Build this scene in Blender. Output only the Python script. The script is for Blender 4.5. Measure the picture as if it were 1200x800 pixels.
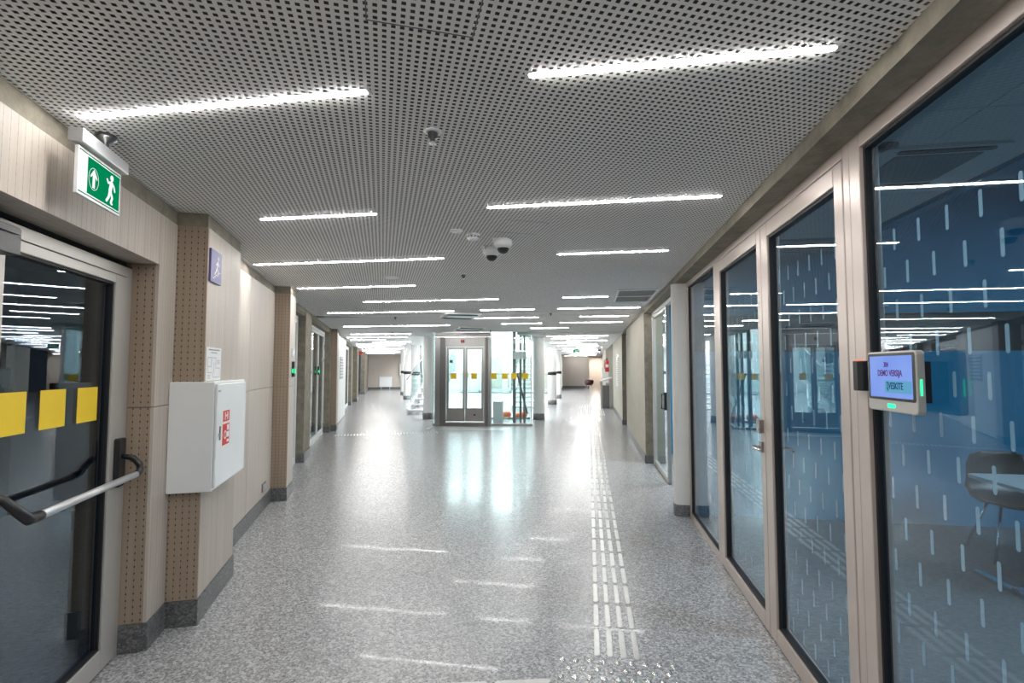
import bpy, math, random
import numpy as np
from mathutils import Vector, Matrix
random.seed(7)
R = math.radians
for o in list(bpy.data.objects): bpy.data.objects.remove(o)
SC = bpy.context.scene
COL = SC.collection

# ------------------------------------------------------------------ camera, world, exposure, large lights
F_PX, CAM_H = 585.0, 1.55
PITCH, YAW, AL = R(3.033), R(8.734), R(23.28)   # AL: direction of the left wall, seen from +Y (the right wall)
CE = 2.52                                         # ceiling height
cd = bpy.data.cameras.new('camera'); cam = bpy.data.objects.new('camera', cd); COL.objects.link(cam)
cd.sensor_width = 36.0; cd.sensor_fit = 'HORIZONTAL'; cd.lens = 36.0 * F_PX / 1200.0; cd.clip_start = 0.02
cam.location = (0, 0, CAM_H); cam.rotation_euler = (R(90) + PITCH, 0, YAW)
SC.camera = cam
w = bpy.data.worlds.new('world'); SC.world = w; w.use_nodes = True
w.node_tree.nodes['Background'].inputs[0].default_value = (0.55, 0.65, 0.8, 1)
w.node_tree.nodes['Background'].inputs[1].default_value = 0.05
vs = SC.view_settings
vs.view_transform = 'Standard'; vs.look = 'None'; vs.gamma = 1.0; vs.use_curve_mapping = False
vs.exposure = 1.3
LIGHT = 46.0                                      # radiance of the line lights
def area(name, loc, sx, sy, power, color=(1, 1, 1)):
    l = bpy.data.lights.new(name, 'AREA'); l.shape = 'RECTANGLE'; l.size = sx; l.size_y = sy
    l.energy = power; l.color = color
    o = bpy.data.objects.new(name, l); COL.objects.link(o); o.location = loc; return o
area('atrium_skylight', (-4.4, 19.5, 5.9), 4.5, 6.5, 560, (0.93, 0.97, 1.0))
area('atrium_skylight', (-6.0, 29.0, 5.9), 6.0, 7.0, 650, (0.93, 0.97, 1.0))
area('end_passage_lamp', (.55, 39.8, 2.40), .6, 1.0, 45, (1.0, .86, .74))

# ------------------------------------------------------------------ helpers
def fromL(u, v):
    c, s = math.cos(AL), math.sin(AL)
    return (-s*u + c*v, c*u + s*v)
class MB:
    """collects shapes; build() links them as one mesh object"""
    def __init__(s): s.v = []; s.f = []; s.sm = []
    def add(s, vs, fs, smooth=False):
        n = len(s.v); s.v += [tuple(p) for p in vs]; s.f += [tuple(i+n for i in q) for q in fs]; s.sm += [smooth]*len(fs); return s
    def box(s, x0, x1, y0, y1, z0, z1):
        v = [(x, y, z) for z in (z0, z1) for y in (y0, y1) for x in (x0, x1)]
        return s.add(v, [(0,2,3,1),(4,5,7,6),(0,1,5,4),(2,6,7,3),(0,4,6,2),(1,3,7,5)])
    def prism(s, poly, a0, a1, axis='z'):
        """poly of 2d points, extruded along axis; x: (y,z) y: (x,z) z: (x,y)"""
        n = len(poly)
        def P(p, a): return {'z': (p[0], p[1], a), 'y': (p[0], a, p[1]), 'x': (a, p[0], p[1])}[axis]
        v = [P(p, a0) for p in poly] + [P(p, a1) for p in poly]
        fs = [tuple(range(n))[::-1], tuple(range(n, 2*n))] + [(i, (i+1) % n, n+(i+1) % n, n+i) for i in range(n)]
        if axis == 'y': fs = [q[::-1] for q in fs]
        return s.add(v, fs)
    def lathe(s, prof, c=(0, 0, 0), n=24, axis='z', smooth=True):
        v = []; fs = []
        for r, z in prof:
            for i in range(n):
                a = 2*math.pi*i/n; p = (r*math.cos(a), r*math.sin(a), z)
                if axis == 'x': p = (p[2], p[0], p[1])
                if axis == 'y': p = (p[0], p[2], p[1])
                v.append((p[0]+c[0], p[1]+c[1], p[2]+c[2]))
        for k in range(len(prof)-1):
            for i in range(n):
                j = (i+1) % n
                fs.append((k*n+i, k*n+j, (k+1)*n+j, (k+1)*n+i))
        if axis == 'y': fs = [q[::-1] for q in fs]
        return s.add(v, fs, smooth)
    def tube(s, pts, r, n=10):
        """round tube along points, capped"""
        pts = [Vector(p) for p in pts]; m = len(pts); v = []; fs = []
        rs = r if isinstance(r, (list, tuple)) else [r]*m
        ref = None
        for i, p in enumerate(pts):
            d = (pts[min(i+1, m-1)] - pts[max(i-1, 0)]).normalized()
            if ref is None: ref = Vector((0, 0, 1)) if abs(d.z) < .9 else Vector((1, 0, 0))
            a = d.cross(ref).normalized(); b = d.cross(a).normalized(); ref = -d.cross(a) if False else ref
            for k in range(n):
                t = 2*math.pi*k/n; q = p + (a*math.cos(t) + b*math.sin(t))*rs[i]; v.append(tuple(q))
        for i in range(m-1):
            for k in range(n):
                j = (k+1) % n; fs.append((i*n+k, (i+1)*n+k, (i+1)*n+j, i*n+j))
        fs.append(tuple(range(n))); fs.append(tuple(range((m-1)*n, m*n))[::-1])
        return s.add(v, fs, True)
    def build(s, name, mat=None, parent=None, loc=None, rotz=None, bevel=0):
        me = bpy.data.meshes.new(name); me.from_pydata(s.v, [], s.f)
        if any(s.sm): me.polygons.foreach_set('use_smooth', s.sm)
        me.update()
        o = bpy.data.objects.new(name, me); COL.objects.link(o)
        if mat: me.materials.append(mat)
        if parent: o.parent = parent
        if loc: o.location = loc
        if rotz: o.rotation_euler.z = rotz
        if bevel:
            b = o.modifiers.new('bevel', 'BEVEL'); b.width = bevel; b.segments = 2; b.limit_method = 'ANGLE'; b.angle_limit = R(40)
        return o
def tag(o, label=None, cat=None, group=None, kind=None):
    if label: o['label'] = label
    if cat: o['category'] = cat
    if group: o['group'] = group
    if kind: o['kind'] = kind
    return o
def empty(name, loc=(0, 0, 0), rz=0, **k):
    o = bpy.data.objects.new(name, None); COL.objects.link(o); o.location = loc; o.rotation_euler.z = rz
    o.empty_display_size = .1
    return tag(o, **k)
def inst(src, parent=None, loc=None, rotz=None, name=None):
    c = src.copy(); COL.objects.link(c)
    if parent: c.parent = parent
    if loc: c.location = loc
    if rotz is not None: c.rotation_euler.z = rotz
    return c
def rbox(x0, x1, z0, z1, r, n=5):
    """rounded rectangle polygon"""
    p = []
    for cx, cz, a0 in ((x1-r, z0+r, -90), (x1-r, z1-r, 0), (x0+r, z1-r, 90), (x0+r, z0+r, 180)):
        for k in range(n+1):
            a = R(a0 + 90*k/n); p.append((cx + r*math.cos(a), cz + r*math.sin(a)))
    return p
def capsule(p, q, r, n=6):
    a = math.atan2(q[1]-p[1], q[0]-p[0]); out = []
    for k in range(n+1): t = a + math.pi/2 + math.pi*k/n; out.append((p[0]+r*math.cos(t), p[1]+r*math.sin(t)))
    for k in range(n+1): t = a - math.pi/2 + math.pi*k/n; out.append((q[0]+r*math.cos(t), q[1]+r*math.sin(t)))
    return out
def text_mesh(body, size, bold=0):
    cu = bpy.data.curves.new('txt', 'FONT'); cu.body = body; cu.size = size; cu.align_x = 'CENTER'; cu.align_y = 'CENTER'
    cu.extrude = .0004; cu.offset = bold
    o = bpy.data.objects.new('txt', cu); COL.objects.link(o)
    dg = bpy.context.evaluated_depsgraph_get(); me = bpy.data.meshes.new_from_object(o.evaluated_get(dg))
    bpy.data.objects.remove(o); return me

# ------------------------------------------------------------------ materials
class NT:
    def __init__(s, name):
        s.m = bpy.data.materials.new(name); s.m.use_nodes = True; s.t = s.m.node_tree
        s.b = s.t.nodes['Principled BSDF']; s.out = s.t.nodes['Material Output']
    def n(s, typ, **k):
        q = s.t.nodes.new(typ)
        for a, b in k.items(): setattr(q, a, b)
        return q
    def l(s, a, b): s.t.links.new(a, b)
    def math(s, op, a, b=None):
        q = s.n('ShaderNodeMath', operation=op)
        for i, x in enumerate((a, b)):
            if x is None: continue
            if isinstance(x, (int, float)): q.inputs[i].default_value = x
            else: s.l(x, q.inputs[i])
        return q.outputs[0]
    def mix(s, f, a, b):
        q = s.n('ShaderNodeMix', data_type='RGBA')
        for i, x in ((0, f), (6, a), (7, b)):
            if isinstance(x, (int, float)): q.inputs[i].default_value = x
            elif isinstance(x, tuple): q.inputs[i].default_value = (*x[:3], 1)
            else: s.l(x, q.inputs[i])
        return q.outputs[2]
    def obj(s): return s.n('ShaderNodeTexCoord').outputs['Object']
    def noise(s, scale, detail=3, vec=None, rough=.5):
        q = s.n('ShaderNodeTexNoise'); q.inputs['Scale'].default_value = scale; q.inputs['Detail'].default_value = detail
        q.inputs['Roughness'].default_value = rough
        s.l(vec if vec is not None else s.obj(), q.inputs['Vector']); return q.outputs[0]
    def ramp(s, f, stops):
        q = s.n('ShaderNodeValToRGB'); e = q.color_ramp.elements
        while len(e) < len(stops): e.new(0.5)
        for el, (p, c) in zip(e, stops): el.position = p; el.color = (*c[:3], 1)
        s.l(f, q.inputs[0]); return q.outputs[0]
    def mapping(s, scale, vec=None):
        q = s.n('ShaderNodeMapping'); q.inputs['Scale'].default_value = scale
        s.l(vec if vec is not None else s.obj(), q.inputs[0]); return q.outputs[0]
    def bump(s, h, strength=.2, dist=.002):
        q = s.n('ShaderNodeBump'); q.inputs['Strength'].default_value = strength; q.inputs['Distance'].default_value = dist
        s.l(h, q.inputs['Height']); s.l(q.outputs[0], s.b.inputs['Normal'])
    def base(s, c):
        if isinstance(c, tuple): s.b.inputs['Base Color'].default_value = (*c[:3], 1)
        else: s.l(c, s.b.inputs['Base Color'])
        return s
    def set(s, rough=.5, metal=0, spec=.5):
        s.b.inputs['Roughness'].default_value = rough; s.b.inputs['Metallic'].default_value = metal
        s.b.inputs['Specular IOR Level'].default_value = spec; return s
def plain(name, c, rough=.5, metal=0, var=.06, scale=6, spec=.5):
    t = NT(name); n = t.noise(scale, 4)
    d = tuple(max(0, x*(1-var)) for x in c); u = tuple(min(1, x*(1+var)) for x in c)
    t.base(t.ramp(n, [(.3, d), (.7, u)])).set(rough, metal, spec); return t.m
def emit(name, c, s):
    t = NT(name); e = t.n('ShaderNodeEmission'); e.inputs[0].default_value = (*c, 1); e.inputs[1].default_value = s
    t.l(e.outputs[0], t.out.inputs[0]); return t.m
def glass(name, tint=(1, 1, 1), f0=.06, ior_pow=5):
    """thin clear pane: transparent with a mirror reflection that grows towards grazing angles"""
    t = NT(name); g = t.n('ShaderNodeNewGeometry')
    d = t.n('ShaderNodeVectorMath', operation='DOT_PRODUCT'); t.l(g.outputs['Incoming'], d.inputs[0]); t.l(g.outputs['Normal'], d.inputs[1])
    c = t.math('ABSOLUTE', d.outputs['Value']); q = t.math('POWER', t.math('SUBTRACT', 1, c), ior_pow)
    fac = t.math('ADD', t.math('MULTIPLY', q, 1-f0), f0)
    tr = t.n('ShaderNodeBsdfTransparent'); tr.inputs[0].default_value = (*tint, 1)
    gl = t.n('ShaderNodeBsdfGlossy'); gl.inputs['Roughness'].default_value = 0; gl.inputs[0].default_value = (.95, .98, 1, 1)
    mx = t.n('ShaderNodeMixShader'); t.l(fac, mx.inputs[0]); t.l(tr.outputs[0], mx.inputs[1]); t.l(gl.outputs[0], mx.inputs[2])
    t.l(mx.outputs[0], t.out.inputs[0]); return t.m
def m_terrazzo(name, dark=1.0, rough=.17, lo=(.13, .13, .135), hi=(.62, .62, .63), coat=0):
    t = NT(name); o = t.obj()
    def vor(scale):
        q = t.n('ShaderNodeTexVoronoi'); q.inputs['Scale'].default_value = scale; t.l(o, q.inputs['Vector']); return q
    a = vor(92); b = vor(190)
    sep = t.n('ShaderNodeSeparateColor'); t.l(a.outputs['Color'], sep.inputs[0])
    sep2 = t.n('ShaderNodeSeparateColor'); t.l(b.outputs['Color'], sep2.inputs[0])
    mid = tuple((x+y)*.5*dark for x, y in zip(lo, hi)); lo_ = tuple(x*dark for x in lo); hi_ = tuple(x*dark for x in hi)
    c1 = t.ramp(sep.outputs[0], [(.0, lo_), (.28, tuple(x*.72 for x in mid)), (.62, mid), (.9, hi_)])
    c2 = t.ramp(sep2.outputs[0], [(.0, lo_), (.45, tuple(x*.85 for x in mid)), (.9, hi_)])
    c = t.mix(.33, c1, c2)
    t.base(c).set(rough, 0, .42); t.b.inputs['Coat Weight'].default_value = coat; t.b.inputs['Coat Roughness'].default_value = .03
    return t.m
def m_wood(name, c0, c1, slits=True, pitch=.036, dots=True):
    t = NT(name); tc = t.n('ShaderNodeTexCoord'); o = tc.outputs['Object']
    g = t.noise(1, 6, t.mapping((26, 26, 1.1), o), .6)
    col = t.ramp(g, [(.3, c0), (.7, c1)])
    if slits:
        sp = t.n('ShaderNodeSeparateXYZ'); t.l(o, sp.inputs[0]); sn = t.n('ShaderNodeSeparateXYZ'); t.l(tc.outputs['Normal'], sn.inputs[0])
        isx = t.math('GREATER_THAN', t.math('ABSOLUTE', sn.outputs[0]), .5)
        sx = t.math('ADD', t.math('MULTIPLY', isx, sp.outputs[1]), t.math('MULTIPLY', t.math('SUBTRACT', 1, isx), sp.outputs[0]))
        fx = t.math('ABSOLUTE', t.math('SUBTRACT', t.math('FRACT', t.math('DIVIDE', t.math('ADD', sx, 100), pitch)), .5))
        fz = t.math('ABSOLUTE', t.math('SUBTRACT', t.math('FRACT', t.math('DIVIDE', t.math('ADD', sp.outputs[2], 100), pitch)), .5))
        line = t.math('LESS_THAN', fx, .03)
        slot = t.math('MULTIPLY', t.math('LESS_THAN', fx, .075), t.math('LESS_THAN', fz, .14))
        col = t.mix(t.math('MULTIPLY', line, .42 if dots else .6), col, tuple(x*.45 for x in c0))
        col = t.mix(slot if dots else t.math('MULTIPLY', slot, .12), col, (.03, .025, .02))
        h = t.math('MULTIPLY', t.math('MAXIMUM', line, slot), -1.0); t.bump(h, .4, .003)
    t.base(col).set(.5, 0, .35); return t.m
def m_concrete(name, c0, c1, sc=7):
    t = NT(name); a = t.noise(sc, 8, None, .7); b = t.noise(60, 3)
    c = t.mix(t.math('MULTIPLY', b, .35), t.ramp(a, [(.32, c0), (.72, c1)]), tuple(x*.55 for x in c0))
    t.base(c).set(.85, 0, .3); t.bump(b, .35, .004); return t.m
def m_brushed(name, c, rough=.3, vert=True):
    t = NT(name); n = t.noise(1, 4, t.mapping((60, 60, 1) if vert else (2, 60, 60)), .6)
    t.base(t.ramp(n, [(.3, tuple(x*.86 for x in c)), (.7, c)])).set(rough, 1.0); return t.m

FLOOR = m_terrazzo('terrazzo_floor', .90, .24, coat=.07)
GRANITE = m_terrazzo('granite_base', .36, .35)
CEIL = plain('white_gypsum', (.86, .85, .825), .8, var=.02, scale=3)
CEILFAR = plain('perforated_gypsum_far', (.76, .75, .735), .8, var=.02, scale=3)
VOIDM = plain('dark_felt', (.09, .086, .08), .95)
WOOD = m_wood('perforated_wood_panel', (.45, .395, .34), (.54, .48, .42), True, .036, False)
WOODF = m_wood('pale_wood_panel', (.49, .44, .385), (.57, .515, .46), False)
SHADEW = m_wood('wood_panel_shade_tinted', (.31, .235, .175), (.38, .295, .225))  # dotted panel for the returns, their shade mixed in as a browner colour
CONC = m_concrete('raw_concrete', (.19, .172, .135), (.36, .325, .26))
PLASTER = m_concrete('sandy_plaster', (.50, .47, .40), (.60, .57, .49), 4)
WHITE = plain('white_paint', (.78, .78, .77), .55, var=.02)
PILW = plain('offwhite_paint', (.73, .71, .67), .6, var=.02)
WHITEG = plain('white_gloss', (.82, .83, .83), .25, var=.015)
ALU = plain('champagne_aluminium', (.55, .475, .43), .36, .35, var=.05, scale=3)
ALUG = plain('grey_aluminium', (.50, .48, .45), .4, .35, var=.04, scale=3)
STEEL = m_brushed('brushed_steel', (.42, .41, .40), .28)
STEELD = m_brushed('dark_steel', (.20, .20, .20), .35)
CHROME = plain('chrome', (.75, .74, .72), .16, 1.0, var=.02)
TACT = plain('tactile_steel', (.60, .60, .59), .33, .85, var=.08, scale=20)
BLACK = plain('black_plastic', (.018, .018, .02), .35)
GASKET = plain('black_gasket', (.01, .01, .012), .6)
SILVER = plain('silver_plastic', (.62, .63, .64), .35, .5, var=.03)
YELLOW = plain('yellow_film', (.90, .62, .015), .5, var=.03)
RED = plain('red_enamel', (.62, .03, .03), .35)
REDP = plain('red_print', (.72, .04, .03), .5)
GREEN = emit('green_sign_face', (.0, .20, .075), .5)
SIGNW = emit('white_sign_face', (.93, 1.0, .98), .45)
LED = emit('led_diffuser', (1.0, .985, .96), LIGHT)
GLED = emit('green_led', (.03, .95, .30), .9)
RLED = emit('red_led', (1, .12, .05), .9)
NAVYP = plain('violet_print', (.105, .10, .27), .5)
PAPER = plain('paper', (.80, .81, .82), .7, var=.02)
INK = plain('grey_ink', (.30, .32, .34), .7)
BLUEW = plain('blue_wall_paint', (.01, .19, .33), .7, var=.04)
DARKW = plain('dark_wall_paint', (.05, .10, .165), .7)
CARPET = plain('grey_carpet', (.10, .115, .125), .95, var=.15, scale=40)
TILEW = plain('ceiling_tile', (.42, .47, .49), .9, var=.02)
ORANGE = plain('orange_felt', (.80, .16, .035), .7)
BROWN = plain('maroon_shell', (.06, .015, .015), .4)
GLASS_R = glass('tinted_glass', (.80, .93, 1.0), .065)
GLASS_L = glass('dark_door_glass', (.66, .82, .95), .05)
GLASS_C = glass('clear_glass', (.92, .985, .985), .035)
t = NT('frosted_film'); dfs = t.n('ShaderNodeBsdfDiffuse'); dfs.inputs[0].default_value = (.58, .62, .64, 1)
trl = t.n('ShaderNodeBsdfTransparent'); mx = t.n('ShaderNodeMixShader'); mx.inputs[0].default_value = .42
t.l(dfs.outputs[0], mx.inputs[1]); t.l(trl.outputs[0], mx.inputs[2]); t.l(mx.outputs[0], t.out.inputs[0]); FILM = t.m
t = NT('screen_blue'); tc = t.obj(); spz = t.n('ShaderNodeSeparateXYZ'); t.l(tc, spz.inputs[0])
em = t.n('ShaderNodeEmission'); t.l(t.mix(t.noise(9, 3), (.17, .30, .86), (.33, .47, .95)), em.inputs[0]); em.inputs[1].default_value = .38
t.l(em.outputs[0], t.out.inputs[0]); SCREEN = t.m
SCREEN2 = emit('screen_teal', (.13, .38, .60), .4)
SCRTXT = emit('screen_text_plum', (.15, .06, .25), .3); SCRTXT2 = emit('screen_text_navy', (.03, .09, .20), .3)

def S(name, mb, mat, label, cat, parent=None, rotz=None, **k):
    o = mb.build(name, mat, parent, rotz=rotz, **k)
    if parent is None: tag(o, label, cat, kind='structure')
    return o

# ================================================================== THE SETTING
floor = S('floor', MB().box(-24, 9, -5, 44, -.2, 0), FLOOR, 'speckled grey terrazzo floor, polished, running down the hall', 'floor')

# ---- tactile guidance on the floor
def tact_bar():
    p = []
    for k in range(7): a = R(180*k/6); p.append((.0165*math.cos(a), .1235+.0165*math.sin(a)))
    for k in range(7): a = R(180+180*k/6); p.append((.0165*math.cos(a), -.1235+.0165*math.sin(a)))
    q = [(x*.8, y*.985) for x, y in p]; n = len(p)
    v = [(x, y, 0) for x, y in p] + [(x, y, .003) for x, y in p] + [(x, y, .0048) for x, y in q]
    f = [(i, (i+1) % n, n+(i+1) % n, n+i) for i in range(n)] + [(n+i, n+(i+1) % n, 2*n+(i+1) % n, 2*n+i) for i in range(n)] + [tuple(range(2*n, 3*n))]
    return MB().add(v, f)
bar0 = tact_bar().build('tactile_bar', TACT, floor, (.033, 2.95, 0))
first = True
for r in range(44):
    for c in range(4):
        if first: first = False; continue
        inst(bar0, floor, (.033 + .0705*c, 2.95 + .3137*r, 0))
for k in range(34):                                  # strip from the left wall to the lift
    x, y = fromL(12.2, -1.03 + .0705*k); inst(bar0, floor, (x, y, 0), AL)
for k in range(5):                                   # transverse strip leaving the corner field
    for c in range(4): inst(bar0, floor, (-.335 - .3137*k*.974 + .0705*c*.225, 2.531 - .3137*k*.225 - .0705*c*.974, 0), R(103))
fld = MB(); bv = tact_bar()
for r in range(15):
    for c in range(12):
        fld.add([(x - .28 + .0705*c, y + 16.75 + .3137*r, z) for x, y, z in bv.v], bv.f)
for r in range(2):
    for c in range(30):
        fld.add([(x - 4.1 + .0705*c, y + 12.45 + .3137*r, z) for x, y, z in bv.v], bv.f)
tag(fld.build('tactile_field', TACT, floor), kind='stuff')
stud0 = MB().lathe([(.0175, 0), (.016, .004), (.010, .0068), (.0, .0072)], n=12).build('tactile_stud', CHROME, floor, (-.153, 2.753, 0))
for r in range(9):
    for c in range(9 if r % 2 == 0 else 8):
        if r == c == 0: continue
        inst(stud0, floor, (-.153 + .0720*c + (.04 if r % 2 else 0), 2.753 - .0725*r + .0025*c, 0))

# ---- ceiling: perforated gypsum near, plain beyond
def perforated(u0, u1, v0, v1, pitch=.025, hole=.0125):
    """plate with square holes, rows along the left wall; cells right of the beam are cut off"""
    nu = int((u1-u0)/pitch); nv = int((v1-v0)/pitch)
    U = u0 + (np.arange(nu)+.5)*pitch; V = v0 + (np.arange(nv)+.5)*pitch
    uu, vv = np.meshgrid(U, V, indexing='ij'); uu = uu.ravel(); vv = vv.ravel()
    c, s = math.cos(AL), math.sin(AL)
    xx = -s*uu + c*vv; yy = c*uu + s*vv
    keep = (xx < .955) & (yy < 9.0) & (yy > -5) & (vv > -1.245)
    uu = uu[keep]; vv = vv[keep]; n = len(uu)
    p, q = pitch/2, hole/2
    off = np.array([(-p,-p),(p,-p),(p,p),(-p,p),(-q,-q),(q,-q),(q,q),(-q,q)])
    P = np.zeros((n, 8, 3), np.float32); P[:,:,0] = vv[:,None] + off[None,:,0]; P[:,:,1] = uu[:,None] + off[None,:,1]; P[:,:,2] = CE
    fq = np.array([(0,4,5,1),(1,5,6,2),(2,6,7,3),(3,7,4,0)], np.int32)
    L = (np.arange(n, dtype=np.int32)[:,None,None]*8 + fq[None]).reshape(-1)
    me = bpy.data.meshes.new('ceiling'); nf = n*4
    me.vertices.add(n*8); me.vertices.foreach_set('co', P.reshape(-1))
    me.loops.add(nf*4); me.loops.foreach_set('vertex_index', L)
    me.polygons.add(nf); me.polygons.foreach_set('loop_start', np.arange(0, nf*4, 4, dtype=np.int32)); me.update(calc_edges=True)
    me.materials.append(CEIL)
    o = bpy.data.objects.new('ceiling', me); COL.objects.link(o); o.rotation_euler.z = AL
    return o
ceil = perforated(-3.0, 9.9, -1.245, 5.2)
tag(ceil, 'white gypsum ceiling perforated with small square holes in rows', 'ceiling', kind='structure')
c1, s1 = math.cos(AL), math.sin(AL)
xl = lambda y, v=-1.245: fromL((y - s1*v)/c1, v)[0]
vb = MB().prism([(xl(-5), -5), (1.02, -5), (1.02, 9.02), (xl(9.02), 9.02)], CE+.035, CE+.06).build('void_lining', VOIDM, ceil)
vb.rotation_euler.z = -AL
fm = MB().prism([(xl(9.0), 9.0), (1.02, 9.0), (1.02, 13.6), (-1.4, 13.6), (-1.55, 13.35), (-4.2, 12.98), (-4.6, 14.6), (xl(14.6), 14.6)], CE, CE+.03)
fm.prism([fromL(15.5, -1.245), fromL(15.5, 1.75), fromL(38.5, 1.75), fromL(38.5, -1.245)], CE+.001, CE+.03)
fm.prism([(-1.95, 13.6), (1.02, 13.6), (1.02, 44), (-1.95, 44)], CE-.045, CE+.03)
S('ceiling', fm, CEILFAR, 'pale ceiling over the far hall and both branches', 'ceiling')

# ---- right wall: concrete beam, glazed partition, pillar, plaster walls
S('trim_1', MB().box(.91, 1.14, -5, 8.5, 2.452, 2.60).box(.90, 1.14, 8.5, 40, 2.47, 2.60), CONC, 'rough concrete beam along the ceiling above the glazed partition', 'beam')
wr = S('wall_right', MB().box(.905, 1.2, 8.46, 12.35, 0, 2.47).box(.905, 1.2, 14.05, 19.4, 0, 2.47).box(.80, 1.2, 24.3, 30.0, 0, 2.47).box(1.18, 1.3, 14, 24.5, 0, 2.47)
   .box(.905, 1.2, 21.4, 22.1, 0, 2.47).box(1.06, 1.2, -5, .98, 0, 2.46), PLASTER, 'sandy beige plastered wall on the right with door recesses', 'wall')
bb = MB().box(.895, .905, 8.45, 12.36, 0, .13).box(.895, 1.05, 8.45, 8.46, 0, .13).box(.895, .905, 14.04, 19.4, 0, .13).box(.895, 1.04, 14.04, 14.05, 0, .13).box(.79, .80, 24.3, 30, 0, .13)
S('baseboard_right', bb, GRANITE, 'grey granite skirting along the right wall', 'baseboard')
S('trim_2', MB().box(.905, 1.05, 8.452, 8.462, .13, 2.47).box(.905, 1.04, 14.042, 14.052, .13, 2.47), CONC, 'raw concrete door jamb ends on the right wall', 'jamb')
# rounded white pillar
pp = rbox(.888, 1.10, 5.515, 5.66, .055, 6)
pil = empty('pillar', (0, 0, 0), kind='structure', label='white round-cornered pillar between the glazed partition and blue room', cat='pillar')
MB().prism(pp, .12, 2.452).build('shaft', PILW, pil)
MB().prism(rbox(.878, 1.11, 5.503, 5.672, .06, 6), 0, .12).build('plinth', GRANITE, pil)

# ---- glazed partition (right)
def bars_yz(mb, x0, x1, rects):
    for y0, y1, z0, z1 in rects: mb.box(x0, x1, y0, y1, z0, z1)
    return mb
def frame_rect(x0, x1, y0, y1, z0, z1, wy0, wy1, wz0, wz1):
    return bars_yz(MB(), x0, x1, [(y0, y0+wy0, z0, z1), (y1-wy1, y1, z0, z1), (y0+wy0, y1-wy1, z0, z0+wz0), (y0+wy0, y1-wy1, z1-wz1, z1)])
dash_me = None
def dashes(pane, y0, y1, ph, ztop=2.04):
    """frosted rounded dashes stuck on the corridor side of a pane"""
    global dash_me
    if dash_me is None:
        o = MB().prism(capsule((0, -.032), (0, .032), .0065), -.0006, .0006, 'x').build('frosted_dash', FILM); dash_me = o.data; bpy.data.objects.remove(o)
    r = 0; z = ztop - .0385
    while z > .15:
        k = 0; y = y0 + ((ph + (.065 if r % 2 else 0)) % .1305)
        while y < y1:
            if y > y0 + .012 and y < y1 - .012:
                d = bpy.data.objects.new('frosted_dash', dash_me); COL.objects.link(d); d.parent = pane; d.location = (1.0657, y, z)
            y += .1305
        r += 1; z -= .125
GX0, GX1 = 1.03, 1.10
# fixed outer frame with head rail, one thing per bay
w1 = empty('window_1', kind='structure', label='large fixed glass bay with blue room behind, right edge of view', cat='window')
frame_rect(GX0, GX1, .98, 2.13, 0, 2.46, .06, .075, .05, .065).build('frame', ALU, w1, bevel=.003)
p1 = MB().box(1.057, 1.065, 1.052, 2.043, .062, 2.383).build('pane', GLASS_R, w1)
frame_rect(1.045, 1.075, 1.04, 2.055, .05, 2.395, .012, .012, .012, .012).build('gasket', GASKET, w1)
dashes(p1, 1.06, 2.04, .075)
d1 = empty('door_1', kind='structure', label='double glass door with pale aluminium leaves in the right partition', cat='door')
bars_yz(MB(), GX0, GX1, [(2.13, 2.18, 0, 2.46), (4.245, 4.30, 0, 2.46), (2.18, 4.245, 2.405, 2.46)]).build('door_frame', ALU, d1, bevel=.003)
for i, (y0, y1) in enumerate(((2.184, 3.168), (3.174, 4.241))):
    lf = frame_rect(1.028, 1.098, y0, y1, .008, 2.40, .075, .105, .085, .085).build('door_leaf', ALU, d1, bevel=.004)
    gy0, gy1 = y0+.075, y1-.105
    pn = MB().box(1.057, 1.065, gy0+.012, gy1-.012, .105, 2.303).build('pane', GLASS_R, d1)
    frame_rect(1.04, 1.08, gy0, gy1, .093, 2.315, .012, .012, .012, .012).build('gasket', GASKET, lf)
    dashes(pn, gy0+.012, gy1-.012, .07+.02*i, 2.10 if i == 0 else 2.04)
# handle, lock and rosette on the meeting stile
hd = MB().tube([(1.03, 3.225, 1.075), (.985, 3.225, 1.075), (.975, 3.222, 1.075), (.972, 3.20, 1.075), (.972, 3.09, 1.077)], .0095, 12)
hd.lathe([(0, -.012), (.011, -.012), (.012, 0)], (1.028, 3.225, 1.075), 14, 'x').build('door_handle', CHROME, d1)
MB().prism(rbox(3.197, 3.24, 1.045, 1.11, .006), 1.014, 1.028, 'x').build('rosette', STEEL, d1)
lk = MB().prism(rbox(3.19, 3.245, 1.16, 1.245, .008), 1.003, 1.028, 'x').build('lock_case', STEEL, d1)
MB().lathe([(.0, -.004), (.012, -.004), (.013, 0)], (1.003, 3.218, 1.185), 14, 'x').build('lock_cylinder', CHROME, lk)
MB().tube([(1.10, 3.225, 1.075), (1.145, 3.225, 1.075), (1.15, 3.20, 1.075), (1.15, 3.09, 1.075)], .0095, 10).build('door_handle', CHROME, d1)
w2 = empty('window_2', kind='structure', label='narrow fixed glass bay between double door and white pillar', cat='window')
frame_rect(GX0, GX1, 4.30, 5.50, 0, 2.46, .03, .03, .05, .055).build('frame', ALU, w2, bevel=.003)
p2 = MB().box(1.057, 1.065, 4.342, 5.458, .062, 2.393).build('pane', GLASS_R, w2)
frame_rect(1.045, 1.075, 4.33, 5.47, .05, 2.405, .012, .012, .012, .012).build('gasket', GASKET, w2)
dashes(p2, 4.345, 5.455, .06)

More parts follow.
